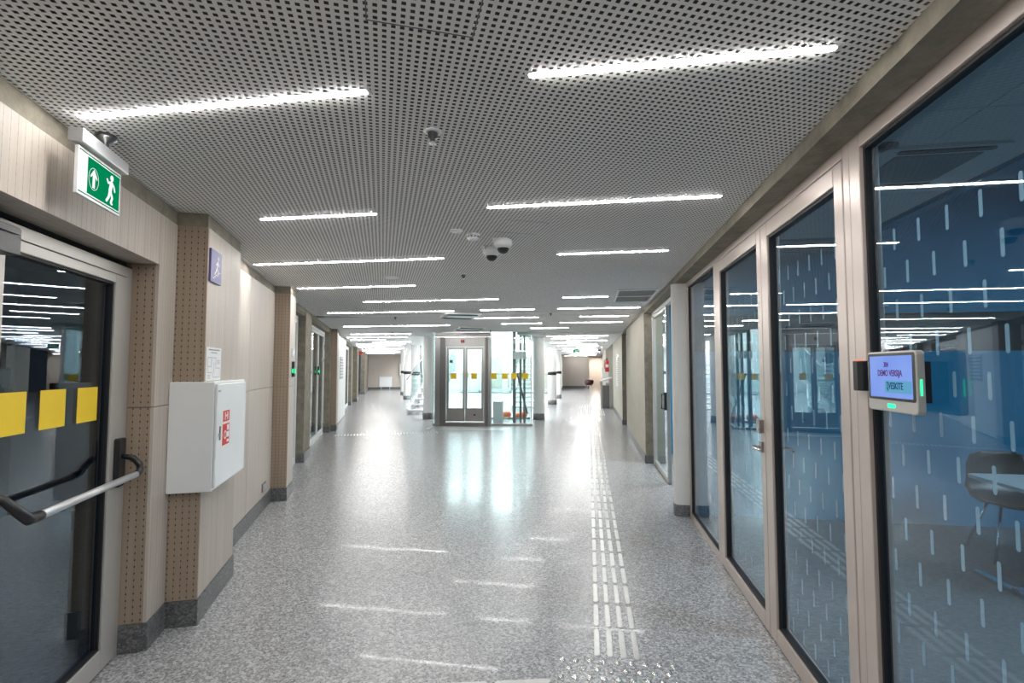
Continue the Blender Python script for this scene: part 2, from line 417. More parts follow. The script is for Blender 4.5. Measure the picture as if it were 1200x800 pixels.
# ---- room behind the glazing
rb = S('wall_back_blue', MB().box(1.12, 6.4, 5.60, 5.75, 0, 1.72).box(1.12, 6.4, 5.60, 5.75, 2.11, 3.4).box(1.12, 6.4, 5.66, 5.75, 1.72, 2.11).box(6.4, 6.5, -2, 5.75, 0, 3.4).box(1.2, 6.5, -2.1, -2, 0, 3.4),
       BLUEW, 'dim blue painted walls of the meeting room behind the glass', 'wall')
MB().box(1.12, 6.4, 5.652, 5.659, 1.72, 2.11).build('dark_window_band', BLACK, rb)
S('wall_bulkhead', MB().box(2.48, 2.56, -2, 5.6, 2.75, 3.4).box(1.14, 2.48, -2, 5.6, 2.80, 2.83).box(1.14, 1.2, -2, 5.6, 2.6, 2.8), BLUEW, 'blue bulkhead edge of the dropped ceiling in the meeting room', 'bulkhead')
S('ceiling', MB().box(2.56, 6.4, -2, 5.6, 3.36, 3.4), BLUEW, 'high blue ceiling of the meeting room', 'ceiling')
ct = S('ceiling', MB().box(1.2, 2.48, -2, 5.6, 2.765, 2.80), DARKW, 'tiled drop ceiling of the meeting room behind the glass', 'ceiling')
tile = MB().box(-.298, .298, -.298, .298, -.008, .004)
t0 = None
for i in range(2):
    for j in range(9):
        x, y = 1.52 + .6*i, 1.05 + .6*j - 1.2
        if i == 0 and False: continue
        if t0 is None: t0 = tile.build('ceiling_tile', TILEW, ct, (x, y, 2.760), bevel=.002)
        else: inst(t0, ct, (x, y, 2.760))
S('floor_carpet', MB().box(1.105, 6.4, -2, 5.6, 0.0005, .004), CARPET, 'dark grey carpet of the meeting room behind the glass', 'carpet')
# ceiling cassette unit
ac = empty('air_conditioner', (1.93, 3.25, 2.752), label='square cassette air conditioner in the meeting room ceiling behind glass', cat='air conditioner')
MB().prism(rbox(-.31, .31, -.31, .31, .03), -.018, 0).build('panel', TILEW, ac)
for a in (0, 2):
    o = MB().prism(rbox(-.24, .24, .245, .29, .02), -.026, -.019).build('air_slot', BLACK, ac); o.rotation_euler.z = a*R(90)
MB().box(-.22, .22, -.21, .21, -.024, -.018).build('grille', STEELD, ac)
sp = empty('ceiling_speaker', (1.60, 2.93, 2.752), label='small round dark speaker in the meeting room ceiling', cat='speaker')
MB().lathe([(0, -.012), (.05, -.012), (.06, -.006), (.062, 0)], n=20).build('grille', BLACK, sp)

rl = bpy.data.lights.new('meeting_room_fill', 'AREA'); rl.size = 1.2; rl.energy = 55; rl.color = (.8, .92, 1)  # unseen fill light, added to brighten the blue walls behind the glass
ro = bpy.data.objects.new('meeting_room_fill', rl); COL.objects.link(ro); ro.location = (4.6, 2.0, 3.3)
# table and chair inside the room
tb = empty('meeting_table', (3.75, 3.95, .004), label='grey-topped table with silver foot in the blue room', cat='table')
MB().prism(rbox(-.9, .9, -.42, .42, .05), .715, .74).build('tabletop', TILEW, tb)
for sx in (-.9, .75):
    MB().box(sx, sx+.05, -.38, .38, 0.0, .035).build('foot', CHROME, tb, bevel=.006); MB().box(sx+.25, sx+.31, -.03, .03, .03, .715).build('leg', CHROME, tb)
    MB().box(sx, sx+.31, -.03, .03, .015, .05).build('brace', CHROME, tb)
ch = empty('office_chair', (3.42, 4.72, .004), R(-12), label='black shell chair on slim silver legs at the meeting table', cat='chair')
sh = MB(); n = 10; prof = [(-.21, .44, .20), (-.05, .43, .235), (.10, .44, .235), (.19, .50, .235), (.225, .60, .23), (.24, .72, .22), (.245, .80, .19), (.245, .83, .12)]
vs_ = []; fs_ = []
for layer in (0, 1):
    for y, z, hw in prof:
        for k in range(n+1):
            a = -1 + 2*k/n; vs_.append((a*hw, y + .014*layer - .05*(a*a)*(z > .5), z + .03*a*a*(z <= .5) - .012*layer))
m = n+1; pr = len(prof)
for i in range(pr-1):
    for k in range(n):
        fs_.append((i*m+k, i*m+k+1, (i+1)*m+k+1, (i+1)*m+k)); b = pr*m
        fs_.append((b+i*m+k, b+(i+1)*m+k, b+(i+1)*m+k+1, b+i*m+k+1))
for i in range(pr-1):
    b = pr*m
    fs_.append((i*m, (i+1)*m, b+(i+1)*m, b+i*m)); fs_.append((i*m+n, b+i*m+n, b+(i+1)*m+n, (i+1)*m+n))
for k in range(n):
    b = pr*m; fs_.append((k, b+k, b+k+1, k+1)); q = (pr-1)*m; fs_.append((q+k, q+k+1, b+q+k+1, b+q+k))
sh.add(vs_, fs_, True).build('shell', BLACK, ch)
for sx in (-1, 1):
    for sy in (-1, 1): MB().tube([(sx*.12, sy*.10, .425), (sx*.23, sy*.23, 0)], .011, 8).build('leg', CHROME, ch)

# ---- open glass door into the blue room beyond the pillar
d3 = empty('door_2', kind='structure', label='narrow glass door standing open beside blue doorway past the white pillar', cat='door')
bars_yz(MB(), 1.03, 1.09, [(8.40, 8.452, 0, 2.45), (5.96, 6.0, 0, 2.45), (6.0, 8.40, 2.40, 2.45)]).build('door_frame', WHITE, d3)
frame_rect(1.035, 1.085, 6.98, 8.395, .01, 2.395, .05, .035, .06, .05).build('door_leaf', ALUG, d3, bevel=.003)
MB().box(1.057, 1.063, 7.03, 8.36, .07, 2.345).build('pane', GLASS_C, d3)
MB().box(1.0, 1.035, 6.99, 7.02, .98, 1.22).tube([(1.0, 7.005, 1.2), (.97, 7.005, 1.2), (.97, 7.005, 1.0), (1.0, 7.005, 1.0)], .01, 8).build('door_handle', BLACK, d3)
S('wall_blue_room', MB().box(3.6, 3.7, 5.76, 9.5, 0, 2.9).box(1.2, 3.6, 9.4, 9.5, 0, 2.9).box(1.2, 3.7, 5.76, 9.5, 2.75, 2.9), BLUEW, 'blue painted walls of the room past the white pillar', 'wall')
blight = bpy.data.lights.new('blue_room_lamp', 'AREA'); blight.size = 1.0; blight.energy = 40
bl = bpy.data.objects.new('blue_room_lamp', blight); COL.objects.link(bl); bl.location = (2.4, 7.6, 2.7)
d4 = empty('door_3', kind='structure', label='glass door in plastered recess further along the right wall', cat='door')
frame_rect(1.02, 1.06, 12.36, 14.04, 0, 2.44, .05, .05, .06, .06).build('door_frame', WHITE, d4)
MB().box(1.038, 1.044, 12.41, 13.99, .06, 2.38).build('pane', GLASS_C, d4)
MB().box(.99, 1.03, 13.1, 13.14, 1.35, 1.65).build('door_handle', BLACK, d4)
S('wall_niche', MB().box(2.4, 2.5, 9.5, 14.3, 0, 2.6).box(1.2, 2.5, 14.2, 14.3, 0, 2.6).box(1.2, 2.5, 9.5, 14.3, 2.5, 2.6), PLASTER, 'pale back wall behind the glass door on the right', 'wall')

# ---- left wall (local frame: x = v across, y = u along, z up)
PT = .018
def core(mb, u0, u1, v, z0=0, z1=CE+.03, th=.26): return mb.box(v-th, v-PT, u0, u1, z0, z1)
cm = MB()
core(cm, -4.5, 1.03, -1.24); core(cm, 1.03, 3.26, -1.24, 2.16); core(cm, 3.258, 6.77, -1.24)
cm.box(-1.27, -1.07-PT, 3.50, 4.21, 0, CE).box(-1.27, -1.07-PT, 6.42, 6.75, 0, CE)
core(cm, 6.75, 8.87, -1.24, 2.41); core(cm, 8.87, 9.62, -1.24+PT); core(cm, 9.62, 12.8, -1.24, 2.41); core(cm, 12.8, 13.1, -1.23+PT)
core(cm, 13.11, 17.4, -1.19); cm.box(-1.25, -1.09-PT, 13.12, 13.55, 0, CE)
core(cm, 17.4, 21.8, -1.24, 2.41); core(cm, 21.8, 22.3, -1.25+PT); core(cm, 22.3, 24.0, -1.30+PT); core(cm, 24.0, 25.6, -1.12+PT)
core(cm, 25.6, 30.9, -1.24, 2.41); core(cm, 30.9, 38, -1.0+PT)
wl = S('wall_left', cm, CONC, 'left wall of pale perforated wood panels with pilasters and doors', 'wall', rotz=AL)
def panel(v0, v1, u0, u1, z0, z1, mat=WOOD): return MB().box(v0, v1, u0, u1, z0, z1).build('wood_panel', mat, wl, bevel=.0015)
ZB, ZJ, ZT = .152, 1.33, 2.435
G = .002
def wface(u0, u1, v, mat=WOOD, zb=ZB):
    for a, b in ((zb, ZJ-G), (ZJ+G, ZT)):
        if b > a: panel(v-PT, v, u0, u1, a, b, mat)
def wret(u, v0, v1, mat=SHADEW, sgn=-1, z1=ZT):     # panel across the wall, facing the camera
    for a, b in ((ZB, ZJ-G), (ZJ+G, z1)): panel(v0, v1, u, u+PT, a, b, mat)
wface(-4.5, -1.2, -1.24); wface(-1.196, 1.05, -1.24)
panel(-1.24-PT, -1.24, 1.054, 3.238, 2.14, ZT)
panel(-1.40, -1.24-PT, 1.054, 3.238, 2.14, 2.155)   # soffit over the door
wface(3.24, 3.482, -1.24)
for a, b in ((ZB, ZJ-G), (ZJ+G, 2.14)): panel(-1.40, -1.24-PT, 3.24, 3.258, a, b, SHADEW)
for a, b in ((ZB, ZJ-G), (ZJ+G, ZT)):
    panel(-1.24, -1.07, 3.482, 3.50, a, b, SHADEW)
    panel(-1.24, -1.07, 6.40, 6.418, a, b, SHADEW)
    panel(-1.24, -1.09, 13.10, 13.118, a, b, SHADEW)
wface(3.5005, 4.23, -1.07); wface(4.232, 5.3, -1.24, WOODF); wface(5.304, 6.40, -1.24, WOODF); wface(6.4185, 6.77, -1.07, WOODF); wface(13.12, 13.55, -1.09, WOODF)
panel(-1.19-PT, -1.17, 13.56, 17.4, .02, 2.45, WHITE)
panel(-1.36, -1.24-PT, 1.03, 1.05, 0.16, 2.14, SHADEW)
# skirting
sk = MB()
for u0, u1, v in ((-4.5, 1.05, -1.24), (3.24, 3.482, -1.24), (4.23, 6.40, -1.24)): sk.box(v-.02, v+.008, u0, u1+.004, 0, .15)
for u0, u1, v in ((3.474, 4.238, -1.07), (6.392, 6.778, -1.07), (13.092, 13.56, -1.09), (8.86, 9.62, -1.23), (12.79, 13.09, -1.22), (21.79, 22.3, -1.24), (23.99, 25.6, -1.11), (30.89, 37.6, -.99)):
    sk.box(v-.02, v+.008, u0, u1, 0, .15); sk.box(-1.40, v-.02, u0, u0+.024, 0, .15)
sk.box(-1.40, -1.26, 3.232, 3.257, 0, .15)
S('baseboard_left', sk, GRANITE, 'dark speckled granite skirting along the left wood wall', 'baseboard', rotz=AL)
# concrete band under the ceiling
cb = MB()
for u0, u1, v in ((-4.5, 3.482, -1.243), (3.485, 4.228, -1.073), (4.228, 6.40, -1.243), (6.403, 6.768, -1.073), (6.768, 13.1, -1.243), (13.1, 13.55, -1.093), (13.55, 17.4, -1.19)): cb.box(v-.02, v, u0, u1, 2.436, CE+.02)
cb.box(-1.243, -1.093, 3.485, 3.50, 2.436, CE+.02); cb.box(-1.243, -1.093, 6.403, 6.42, 2.436, CE+.02)
S('trim_3', cb, CONC, 'thin concrete band between wood panels and ceiling on the left', 'trim', rotz=AL)
# white return of second pilaster
MB().box(-1.30, -1.07, 6.771, 6.79, .0, 2.43).build('reveal', WHITE, wl)

def LE(name, u, v, z, **k):                          # thing on the left side, at its base
    x, y = fromL(u, v); return empty(name, (x, y, z), AL, **k)
def lframe(u0, u1, z0, z1, x0, x1, a, b, c, d): return frame_rect(x0, x1, u0, u1, z0, z1, a, b, c, d)
# --- near door with push bar
dl = LE('door_4', 0, 0, 0, kind='structure', label='dark glass double door with silver push bar at left edge', cat='door')
XF = -1.37
bars_yz(MB(), XF-.06, XF, [(3.185, 3.238, 0, 2.105), (1.055, 1.10, 0, 2.105), (1.10, 3.185, 2.05, 2.105)]).build('door_frame', ALUG, dl, bevel=.003)
for i, (u0, u1) in enumerate(((1.103, 2.155), (2.16, 3.182))):
    lf = lframe(u0, u1, .012, 2.045, XF-.055, XF+.004, .10, .125, .105, .045).build('door_leaf', ALUG, dl, bevel=.003)
    MB().box(XF-.03, XF-.022, u0+.10+.01, u1-.125-.01, .127, 1.99).build('pane', GLASS_L, dl)
    lframe(u0+.10, u1-.125, .117, 2.0, XF-.05, XF-.006, .011, .011, .011, .011).build('gasket', GASKET, lf)
for u0, u1 in ((2.285, 2.455), (2.54, 2.715), (2.806, 2.976)):
    MB().box(XF-.0215, XF-.0205, u0, u1, 1.288, 1.455).build('yellow_square', YELLOW, dl)
for u0 in (1.25, 1.5, 1.75): MB().box(XF-.0215, XF-.0205, u0, u0+.17, 1.288, 1.455).build('yellow_square', YELLOW, dl)
pb = LE('push_bar', 3.12, XF+.004, 1.02, label='silver push bar with black end arms on the near glass door', cat='push bar')
MB().tube([(.115, -.83, -.03), (.115, -.03, -.03)], .0165, 16).build('bar', SILVER, pb)
MB().prism(rbox(-.018, .052, -.10, .155, .012), 0, .028, 'x').build('lock_case', BLACK, pb, bevel=.004)
MB().tube([(.028, .015, .06), (.07, .035, .045), (.10, .035, .01), (.112, .02, -.02), (.115, -.04, -.03)], [.014, .016, .017, .018, .0185], 12).build('end_arm', BLACK, pb)
MB().prism(rbox(-.965, -.915, -.06, .16, .012), 0, .028, 'x').build('lock_case', BLACK, pb, bevel=.004)
MB().tube([(.028, -.94, .09), (.07, -.925, .06), (.10, -.90, .01), (.114, -.865, -.028), (.115, -.80, -.03)], [.014, .016, .018, .02, .0195], 12).build('end_arm', BLACK, pb)
dc = LE('door_closer', 2.17, XF+.004, 2.04, label='black door closer arm at top of the near glass door', cat='door closer')
MB().prism(rbox(-.16, .075, -.075, .03, .012), .0, .055, 'x').build('body', BLACK, dc, bevel=.004)
MB().box(.055, .065, -.12, .05, .0, .02).build('arm', BLACK, dc)
# room behind the door
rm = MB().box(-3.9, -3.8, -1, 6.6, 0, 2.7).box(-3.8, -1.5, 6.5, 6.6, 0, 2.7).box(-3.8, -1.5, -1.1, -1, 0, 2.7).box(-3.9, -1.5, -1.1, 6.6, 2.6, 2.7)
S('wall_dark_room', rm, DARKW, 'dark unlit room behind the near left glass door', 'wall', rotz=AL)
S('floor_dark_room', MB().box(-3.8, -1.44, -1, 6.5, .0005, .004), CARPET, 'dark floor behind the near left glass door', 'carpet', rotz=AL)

# --- exit sign
def run_man(mb, y, sgn=1, ox=0, oz=0, k=1.0):
    """running figure, local x right, z up, at depth plane y..y+t along the given axis 'x' (uses (u,z) polygons)"""
    A = lambda p: (ox + sgn*k*p[0], oz + k*p[1])
    polys = [[A((.30*math.cos(R(i*30))*.0+.0 + .011*math.cos(R(i*30))+.006, .046 + .011*math.sin(R(i*30)))) for i in range(12)]]
    for p, q, r in (((.004, .026), (-.004, -.004), .0095), ((.006, .030), (.022, .018), .0045), ((.022, .018), (.028, .004), .004), ((0, .028), (-.018, .022), .0045), ((-.018, .022), (-.026, .032), .004),
                    ((-.002, -.004), (.012, -.026), .0058), ((.012, -.026), (.004, -.046), .005), ((.004, -.046), (.012, -.049), .004), ((-.005, -.004), (-.012, -.028), .0058), ((-.012, -.028), (-.026, -.046), .005)):
        polys.append(capsule(A(p), A(q), r*k, 4))
    for i, pl in enumerate(polys): mb.prism(pl, y, y + .0008 + .00005*i, 'x')
    return mb
es = LE('exit_sign', 2.36, -1.13, 2.2, label='green running-man exit sign with arrow hanging above the left door', cat='exit sign')
MB().box(-.026, .026, -.17, .18, .205, .258).build('housing', SILVER, es, bevel=.004)
MB().lathe([(0, .258), (.012, .258), (.012, .285), (.035, .30), (.038, .32), (0, .32)], (0, .04, 0), 16).build('ceiling_mount', STEELD, es)
pnl = MB().box(-.006, .006, -.158, .158, .012, .195).build('panel', PAPER, es)
MB().box(.0062, .0072, -.094, .146, .032, .176).build('green_face', GREEN, pnl)
MB().box(.0062, .0072, -.146, -.096, .032, .176).build('white_field', SIGNW, pnl)
for z in (.0235, .1845): MB().box(.0062, .0068, -.152, .152, z-.002, z+.002).build('green_line', GREEN, pnl)
run_man(MB(), .0074, 1, .075, .100, 1.15).build('running_figure', SIGNW, pnl)
arr = MB().prism([(-.052+.012*a, .10+.012*b) for a, b in ((0, 3.2), (-2, .7), (-1.9, .1), (-.65, 1.2), (-.65, -3), (.65, -3), (.65, 1.2), (1.9, .1), (2, .7))][::-1], .0074, .0084, 'x')
arr.build('arrow', SIGNW, pnl)
rg = MB()
for k in range(24):
    a, b = R(15*k), R(15*(k+1)); rg.prism([(-.052+r*math.cos(t), .10+1.25*r*math.sin(t)) for r, t in ((.034, a), (.034, b), (.0355, b), (.0355, a))], .0073, .0078, 'x')
rg.build('arrow_ring', SIGNW, pnl)

# --- stairs sign, notice, hydrant cabinet, socket
ss = LE('stairs_sign', 3.61, -1.07, 2.10, label='violet square sign with white figure climbing stairs', cat='sign')
MB().box(0, .014, -.105, .105, 0, .21).build('plate', NAVYP, ss, bevel=.002)
fg = MB(); fg.prism([(.03+.013*math.cos(R(i*30)), .165+.013*math.sin(R(i*30))) for i in range(12)], .0142, .0155, 'x')
for p, q, r in (((.022, .14), (.008, .10), .012), ((.026, .135), (.05, .12), .005), ((.016, .14), (-.012, .118), .005), ((.008, .10), (.03, .078), .007), ((.03, .078), (.028, .056), .006), ((.006, .10), (-.014, .072), .007), ((-.014, .072), (-.034, .056), .006)):
    fg.prism(capsule(p, q, r), .0142, .0155, 'x')
fg.build('figure', PAPER, ss)
st = MB()
for k in range(5): st.box(.0142, .0153, -.07+.028*k, -.038+.028*k, .025+.012*k, .031+.012*k)
st.build('stair_marks', PAPER, ss)
nt = LE('evacuation_plan', 3.655, -1.07, 1.468, label='white evacuation plan sheet above the hydrant cabinet', cat='notice')
MB().box(0, .003, -.145, .145, 0, .215).build('sheet', PAPER, nt)
pl = MB()
for a, b, c, d in ((-.11, .11, .195, .203), (-.06, .06, .178, .184), (-.12, -.04, .05, .053), (-.12, -.117, .05, .15), (-.12, .04, .147, .15), (.037, .04, .08, .15), (.037, .12, .08, .083), (.117, .12, .02, .083), (-.02, .12, .02, .023), (-.02, -.017, .02, .053), (-.05, -.047, .09, .15), (-.12, -.05, .09, .093), (-.125, -.06, .015, .018), (-.125, -.07, .025, .028), (-.125, -.065, .035, .038), (.06, .12, .11, .113), (.06, .12, .12, .123), (.06, .12, .13, .133), (.02, .04, .105, .108), (0, .003, .05, .12)):
    pl.box(.0031, .0036, a, b, c, d)
pl.build('plan_lines', INK, nt)
hc = LE('hydrant_cabinet', 3.77, -1.07, .80, label='white metal fire hydrant cabinet on the left pilaster', cat='cabinet')
MB().box(-.168, .075, -.34, -.30, 0, .665).box(.001, .075, -.30, .35, 0, .665).build('body', WHITEG, hc, bevel=.003)
dr = MB().box(.078, .09, -.325, .335, .018, .648).build('door', WHITEG, hc, bevel=.002)
MB().prism(rbox(-.268, -.245, .30, .385, .005), .0902, .0925, 'x').build('latch', BLACK, dr)
MB().lathe([(0, .006), (.009, .006), (.01, 0)], (.0902, -.285, .335), 12, 'x').build('key_lock', CHROME, dr)
lb = MB().box(.0902, .0912, -.20, -.065, .405, .475).build('hydrant_label', REDP, dr)
MB().box(.0913, .0917, -.165, -.15, .415, .465).box(.0913, .0917, -.115, -.10, .415, .465).box(.0913, .0917, -.15, -.115, .435, .447).build('letter', PAPER, lb)
lb2 = MB().box(.0902, .0912, -.205, -.06, .255, .39).build('hose_label', REDP, dr)
hz = MB()
for k in range(20):
    a, b = R(18*k), R(18*(k+1)); hz.prism([(-.15+r*math.cos(q), .32+1.0*r*math.sin(q)) for r, q in ((.018, a), (.018, b), (.028, b), (.028, a))], .0913, .0918, 'x')
hz.box(.0913, .0917, -.115, -.07, .345, .38).box(.0913, .0917, -.115, -.07, .30, .335).box(.0913, .0917, -.115, -.07, .268, .285).build('hose_reel_mark', PAPER, lb2)
MB().box(.0902, .0906, -.31, -.26, .60, .612).build('type_plate', INK, dr)
so = LE('wall_socket', 6.03, -1.24, .21, label='small steel double socket low on the left wall', cat='socket')
MB().box(0, .012, -.085, .085, 0, .09).build('plate', STEEL, so, bevel=.003)
for y in (-.04, .04): MB().lathe([(.030, 0), (.030, .003), (.024, .003), (.022, -.001), (0, -.001)], (.0125, y, .045), 16, 'x').build('socket', SILVER, so)

def reader(u, v, z, label, k=1.0):
    r = LE('card_reader', u, v, z, label=label, cat='card reader')
    MB().prism(rbox(-.04, .04, 0, .19, .012), 0, .03, 'x').build('body', BLACK, r, bevel=.003)
    MB().box(.0302, .032, -.033, .033, .045, .10).build('status_light', GLED, r)
    MB().box(.008, .02, -.0425, -.0405, .05, .10).build('side_light', GLED, r)
    return r
reader(6.62, -1.07, 1.44, 'black access reader with green light on second left pilaster')
sw = LE('light_switch', 6.60, -1.07, 1.69, label='white switch plate above the reader on second left pilaster', cat='switch')
MB().box(0, .012, -.042, .042, 0, .10).build('plate', WHITEG, sw, bevel=.003); MB().box(.0122, .02, -.028, .028, .015, .085).build('rocker', WHITEG, sw, bevel=.002)

# --- further doors on the left
def ldoor(name, label, u0, u1, posts, hinge=None):
    d = LE(name, 0, 0, 0, kind='structure', label=label, cat='door')
    bars_yz(MB(), -1.40, -1.355, [(u0, u0+.05, 0, 2.40), (u1-.05, u1, 0, 2.40), (u0+.05, u1-.05, 2.34, 2.40), (u0+.05, u1-.05, 0, .06)]).build('door_frame', WHITE, d)
    us = [u0+.05] + posts + [u1-.05]
    for k in range(len(us)-1):
        lframe(us[k]+.004, us[k+1]-.004, .064, 2.336, -1.395, -1.36, .05, .05, .05, .05).build('door_leaf', WHITE, d)
        MB().box(-1.379, -1.373, us[k]+.05, us[k+1]-.05, .11, 2.29).build('pane', GLASS_C, d)
    return d
dA = ldoor('door_5', 'glass door in recess just after the second left pilaster', 6.80, 8.85, [7.8])
dB = ldoor('door_6', 'wide glazed door with steel hinges between concrete columns on the left', 9.62, 12.80, [11.7])
for z in (.25, 1.75, 2.05):
    MB().lathe([(0, -.05), (.014, -.05), (.014, .05), (0, .05)], (-1.345, 12.70, z), 10).build('hinge', CHROME, dB)
MB().tube([(-1.35, 11.6, 1.0), (-1.31, 11.6, 1.0), (-1.31, 11.6, 1.15), (-1.35, 11.6, 1.15)], .01, 8).build('door_handle', CHROME, dB)
r2 = reader(11.62, -1.355, 1.40, 'black access reader with green light on the glazed left door')
dC = ldoor('door_7', 'distant glazed door in the left wall past the white panel', 17.4, 21.8, [19.5])
dD = ldoor('door_8', 'farthest glazed door recess along the left wall', 25.6, 30.9, [28.2])
bx = MB().box(-5.2, -5.1, 6.62, 31, 0, 2.75).box(-5.2, -1.5, 6.62, 31, 2.62, 2.75)
for u in (9.3, 15.2, 23.2, 30.95): bx.box(-5.1, -1.50, u, u+.1, 0, 2.62)
S('wall_left_rooms', bx, WHITE, 'pale walls of the rooms behind the left glass doors', 'wall', rotz=AL)
# vent grille in white wall panel
wg = LE('wall_grille', 15.4, -1.17, 1.25, label='narrow louvred grille in the white left wall panel', cat='grille')
MB().box(0, .02, -.55, .55, -.02, .62).build('frame', WHITEG, wg)
for k in range(14): MB().box(.021, .03, -.5, .5, .02+.042*k, .045+.042*k).build('slat', SILVER if k % 2 else STEELD, wg)

# --- end walls
ew = S('wall_far_left', MB().box(-1.4, 2.9, 37.6, 37.8, 0, 2.6), WOODF, 'wood panelled end wall of the left branch', 'wall', rotz=AL)
for k in range(5): MB().box(-1.0+.78*k, -.235+.78*k, 37.575, 37.598, .16, 2.5).build('wood_panel', WOODF, ew)
MB().box(-1.0, 2.9, 37.55, 37.573, 0, .16).build('skirting', GRANITE, ew)
er = S('wall_far_right', MB().box(-6.5, .02, 38.3, 38.5, 0, 2.6).box(.02, 1.2, 41, 41.2, 0, 2.6), WOODF, 'beige panelled end wall of the right branch', 'wall')
for k in range(5): MB().box(-3.9+.78*k, -3.135+.78*k, 38.275, 38.298, .18, 2.46).build('wood_panel', WOODF, er)
MB().box(-3.9, .02, 38.26, 38.274, 0, .2).build('skirting', GRANITE, er)
S('wall_back', MB().box(-4, 1.2, -5.1, -5, 0, 2.6), WHITE, 'plain wall closing the hall behind the viewer', 'wall')
# atrium shell
at = MB().box(-12.8, -1.96, 34.5, 34.7, 0, 6.2)
at.box(-1.95, -1.85, 13.6, 44, CE+.03, 6.2)
S('wall_atrium', at, WHITE, 'bright white walls of the atrium behind the lift', 'wall')
S('wall_atrium_left', MB().box(1.75, 1.85, 15.5, 38, CE+.03, 6.2), WHITE, 'white upper wall over the left branch in the atrium', 'wall', rotz=AL)
S('ceiling_atrium', MB().box(-16, -1.5, 14, 35, 6.2, 6.3), WHITE, 'high white atrium ceiling', 'ceiling')
S('wall_atrium_front', MB().prism([(-4.62, 14.6), (-4.2, 12.98+1.0), (-4.2, 14.1), (-4.5, 14.72)], CE, 6.2).box(-7.5, -4.6, 14.6, 14.7, CE+.03, 6.2), WHITE, 'white upper wall beside the lift shaft', 'wall')

# ================================================================== LIFT
EX, EY, EA = -4.17, 13.05, R(7.0)
lf = empty('glass_lift', (EX, EY, 0), EA, label='glass lift shaft with brushed steel doorway and yellow squares at hall centre', cat='lift')
H = 2.51; DP = 1.75
# steel portal
pt = MB().box(.07, .36, -.03, .10, 0, H).box(1.38, 1.56, -.03, .10, 0, H).box(.36, 1.38, -.03, .10, 2.13, H)
pt.build('portal', STEEL, lf, bevel=.006)
MB().box(.05, 1.58, -.045, -.032, 2.375, 2.395).build('portal_ledge', CHROME, lf)
MB().box(.20, .34, -.055, -.031, 0, 2.37).box(1.42, 1.50, -.055, -.031, 0, 2.37).build('portal_trim', STEELD, lf, bevel=.004)
MB().box(.36, 1.38, -.02, .12, 0, .10).build('sill', STEEL, lf)
dsp = MB().box(.76, .86, -.04, -.031, 2.23, 2.31).build('floor_display', BLACK, lf)
MB().box(.785, .835, -.0425, -.0405, 2.262, 2.270).box(.785, .835, -.0425, -.0405, 2.285, 2.293).build('display_digit', RLED, dsp)
for i, x0 in enumerate((.37, .875)):
    x1 = x0 + .495
    dd = MB().box(x0, x0+.055, .03, .07, .11, 2.12).box(x1-.055, x1, .03, .07, .11, 2.12).box(x0+.055, x1-.055, .03, .07, .11, .47).box(x0+.055, x1-.055, .03, .07, 2.05, 2.12).build('lift_door', STEEL, lf, bevel=.003)
    MB().box(x0+.055, x1-.055, .047, .053, .47, 2.05).build('door_pane', GLASS_C, dd)
    MB().box(x0+.11+.05*i, x0+.265+.05*i, .0455, .0465, 1.255, 1.41).build('yellow_square', YELLOW, dd)
MB().box(1.10, 1.16, .018, .029, .27, .31).build('door_key_plate', BLACK, lf)
# shaft glazing
for n_, (x0, x1, y0, y1) in enumerate(((1.57, 1.86, .03, .042), (1.865, 2.66, .03, .042), (.02, .05, .0, .03), (.02, .032, .05, DP), (2.66, 2.672, .05, DP), (.05, 1.33, DP, DP+.012), (1.34, 2.65, DP, DP+.012))):
    MB().box(x0, x1, y0, y1, .06, H).build('shaft_pane', GLASS_C, lf)
for x in (1.568, 1.867, 2.115, 2.425): MB().box(x, x+.155, .0275, .0285, 1.255, 1.41).build('yellow_square', YELLOW, lf)
for x in (.60, 2.28): MB().box(x, x+.155, DP-.0025, DP-.0015, 1.255, 1.41).build('yellow_square', YELLOW, lf)
MB().box(0, 2.69, -.02, .06, 0, .06).box(2.64, 2.69, .06, DP, 0, .06).box(0, .05, .06, DP, 0, .06).box(0, 2.69, DP-.01, DP+.04, 0, .06).build('base_frame', STEEL, lf)
for x, y in ((.0, .0), (.05, .0), (2.655, .03), (1.565, .03), (1.33, DP), (2.655, DP), (.02, DP)): MB().box(x, x+.018, y, y+.03, .06, H).build('glazing_bar', SILVER, lf)
for x, wd in ((2.14, .085), (2.33, .06), (2.44, .06)): MB().box(x, x+wd, .75, .90, 0, 6).build('guide_rail', STEELD, lf)
MB().box(2.13, 2.52, .62, .73, 1.80, 2.0).build('rail_bracket', STEEL, lf, bevel=.005)
MB().box(1.60, 1.85, .5, 1.2, .0, .62).build('pit_cabinet', SILVER, lf)
MB().box(.06, 2.64, .3, 1.6, 2.75, 2.95).build('car_underside', STEELD, lf)
MB().tube([(2.26, .9, 1.4), (2.55, 1.5, .2)], .03, 8).build('brace', STEELD, lf)
MB().box(.3, .38, 1.0, 1.1, 1.7, 1.78).build('sensor_box', STEELD, lf)

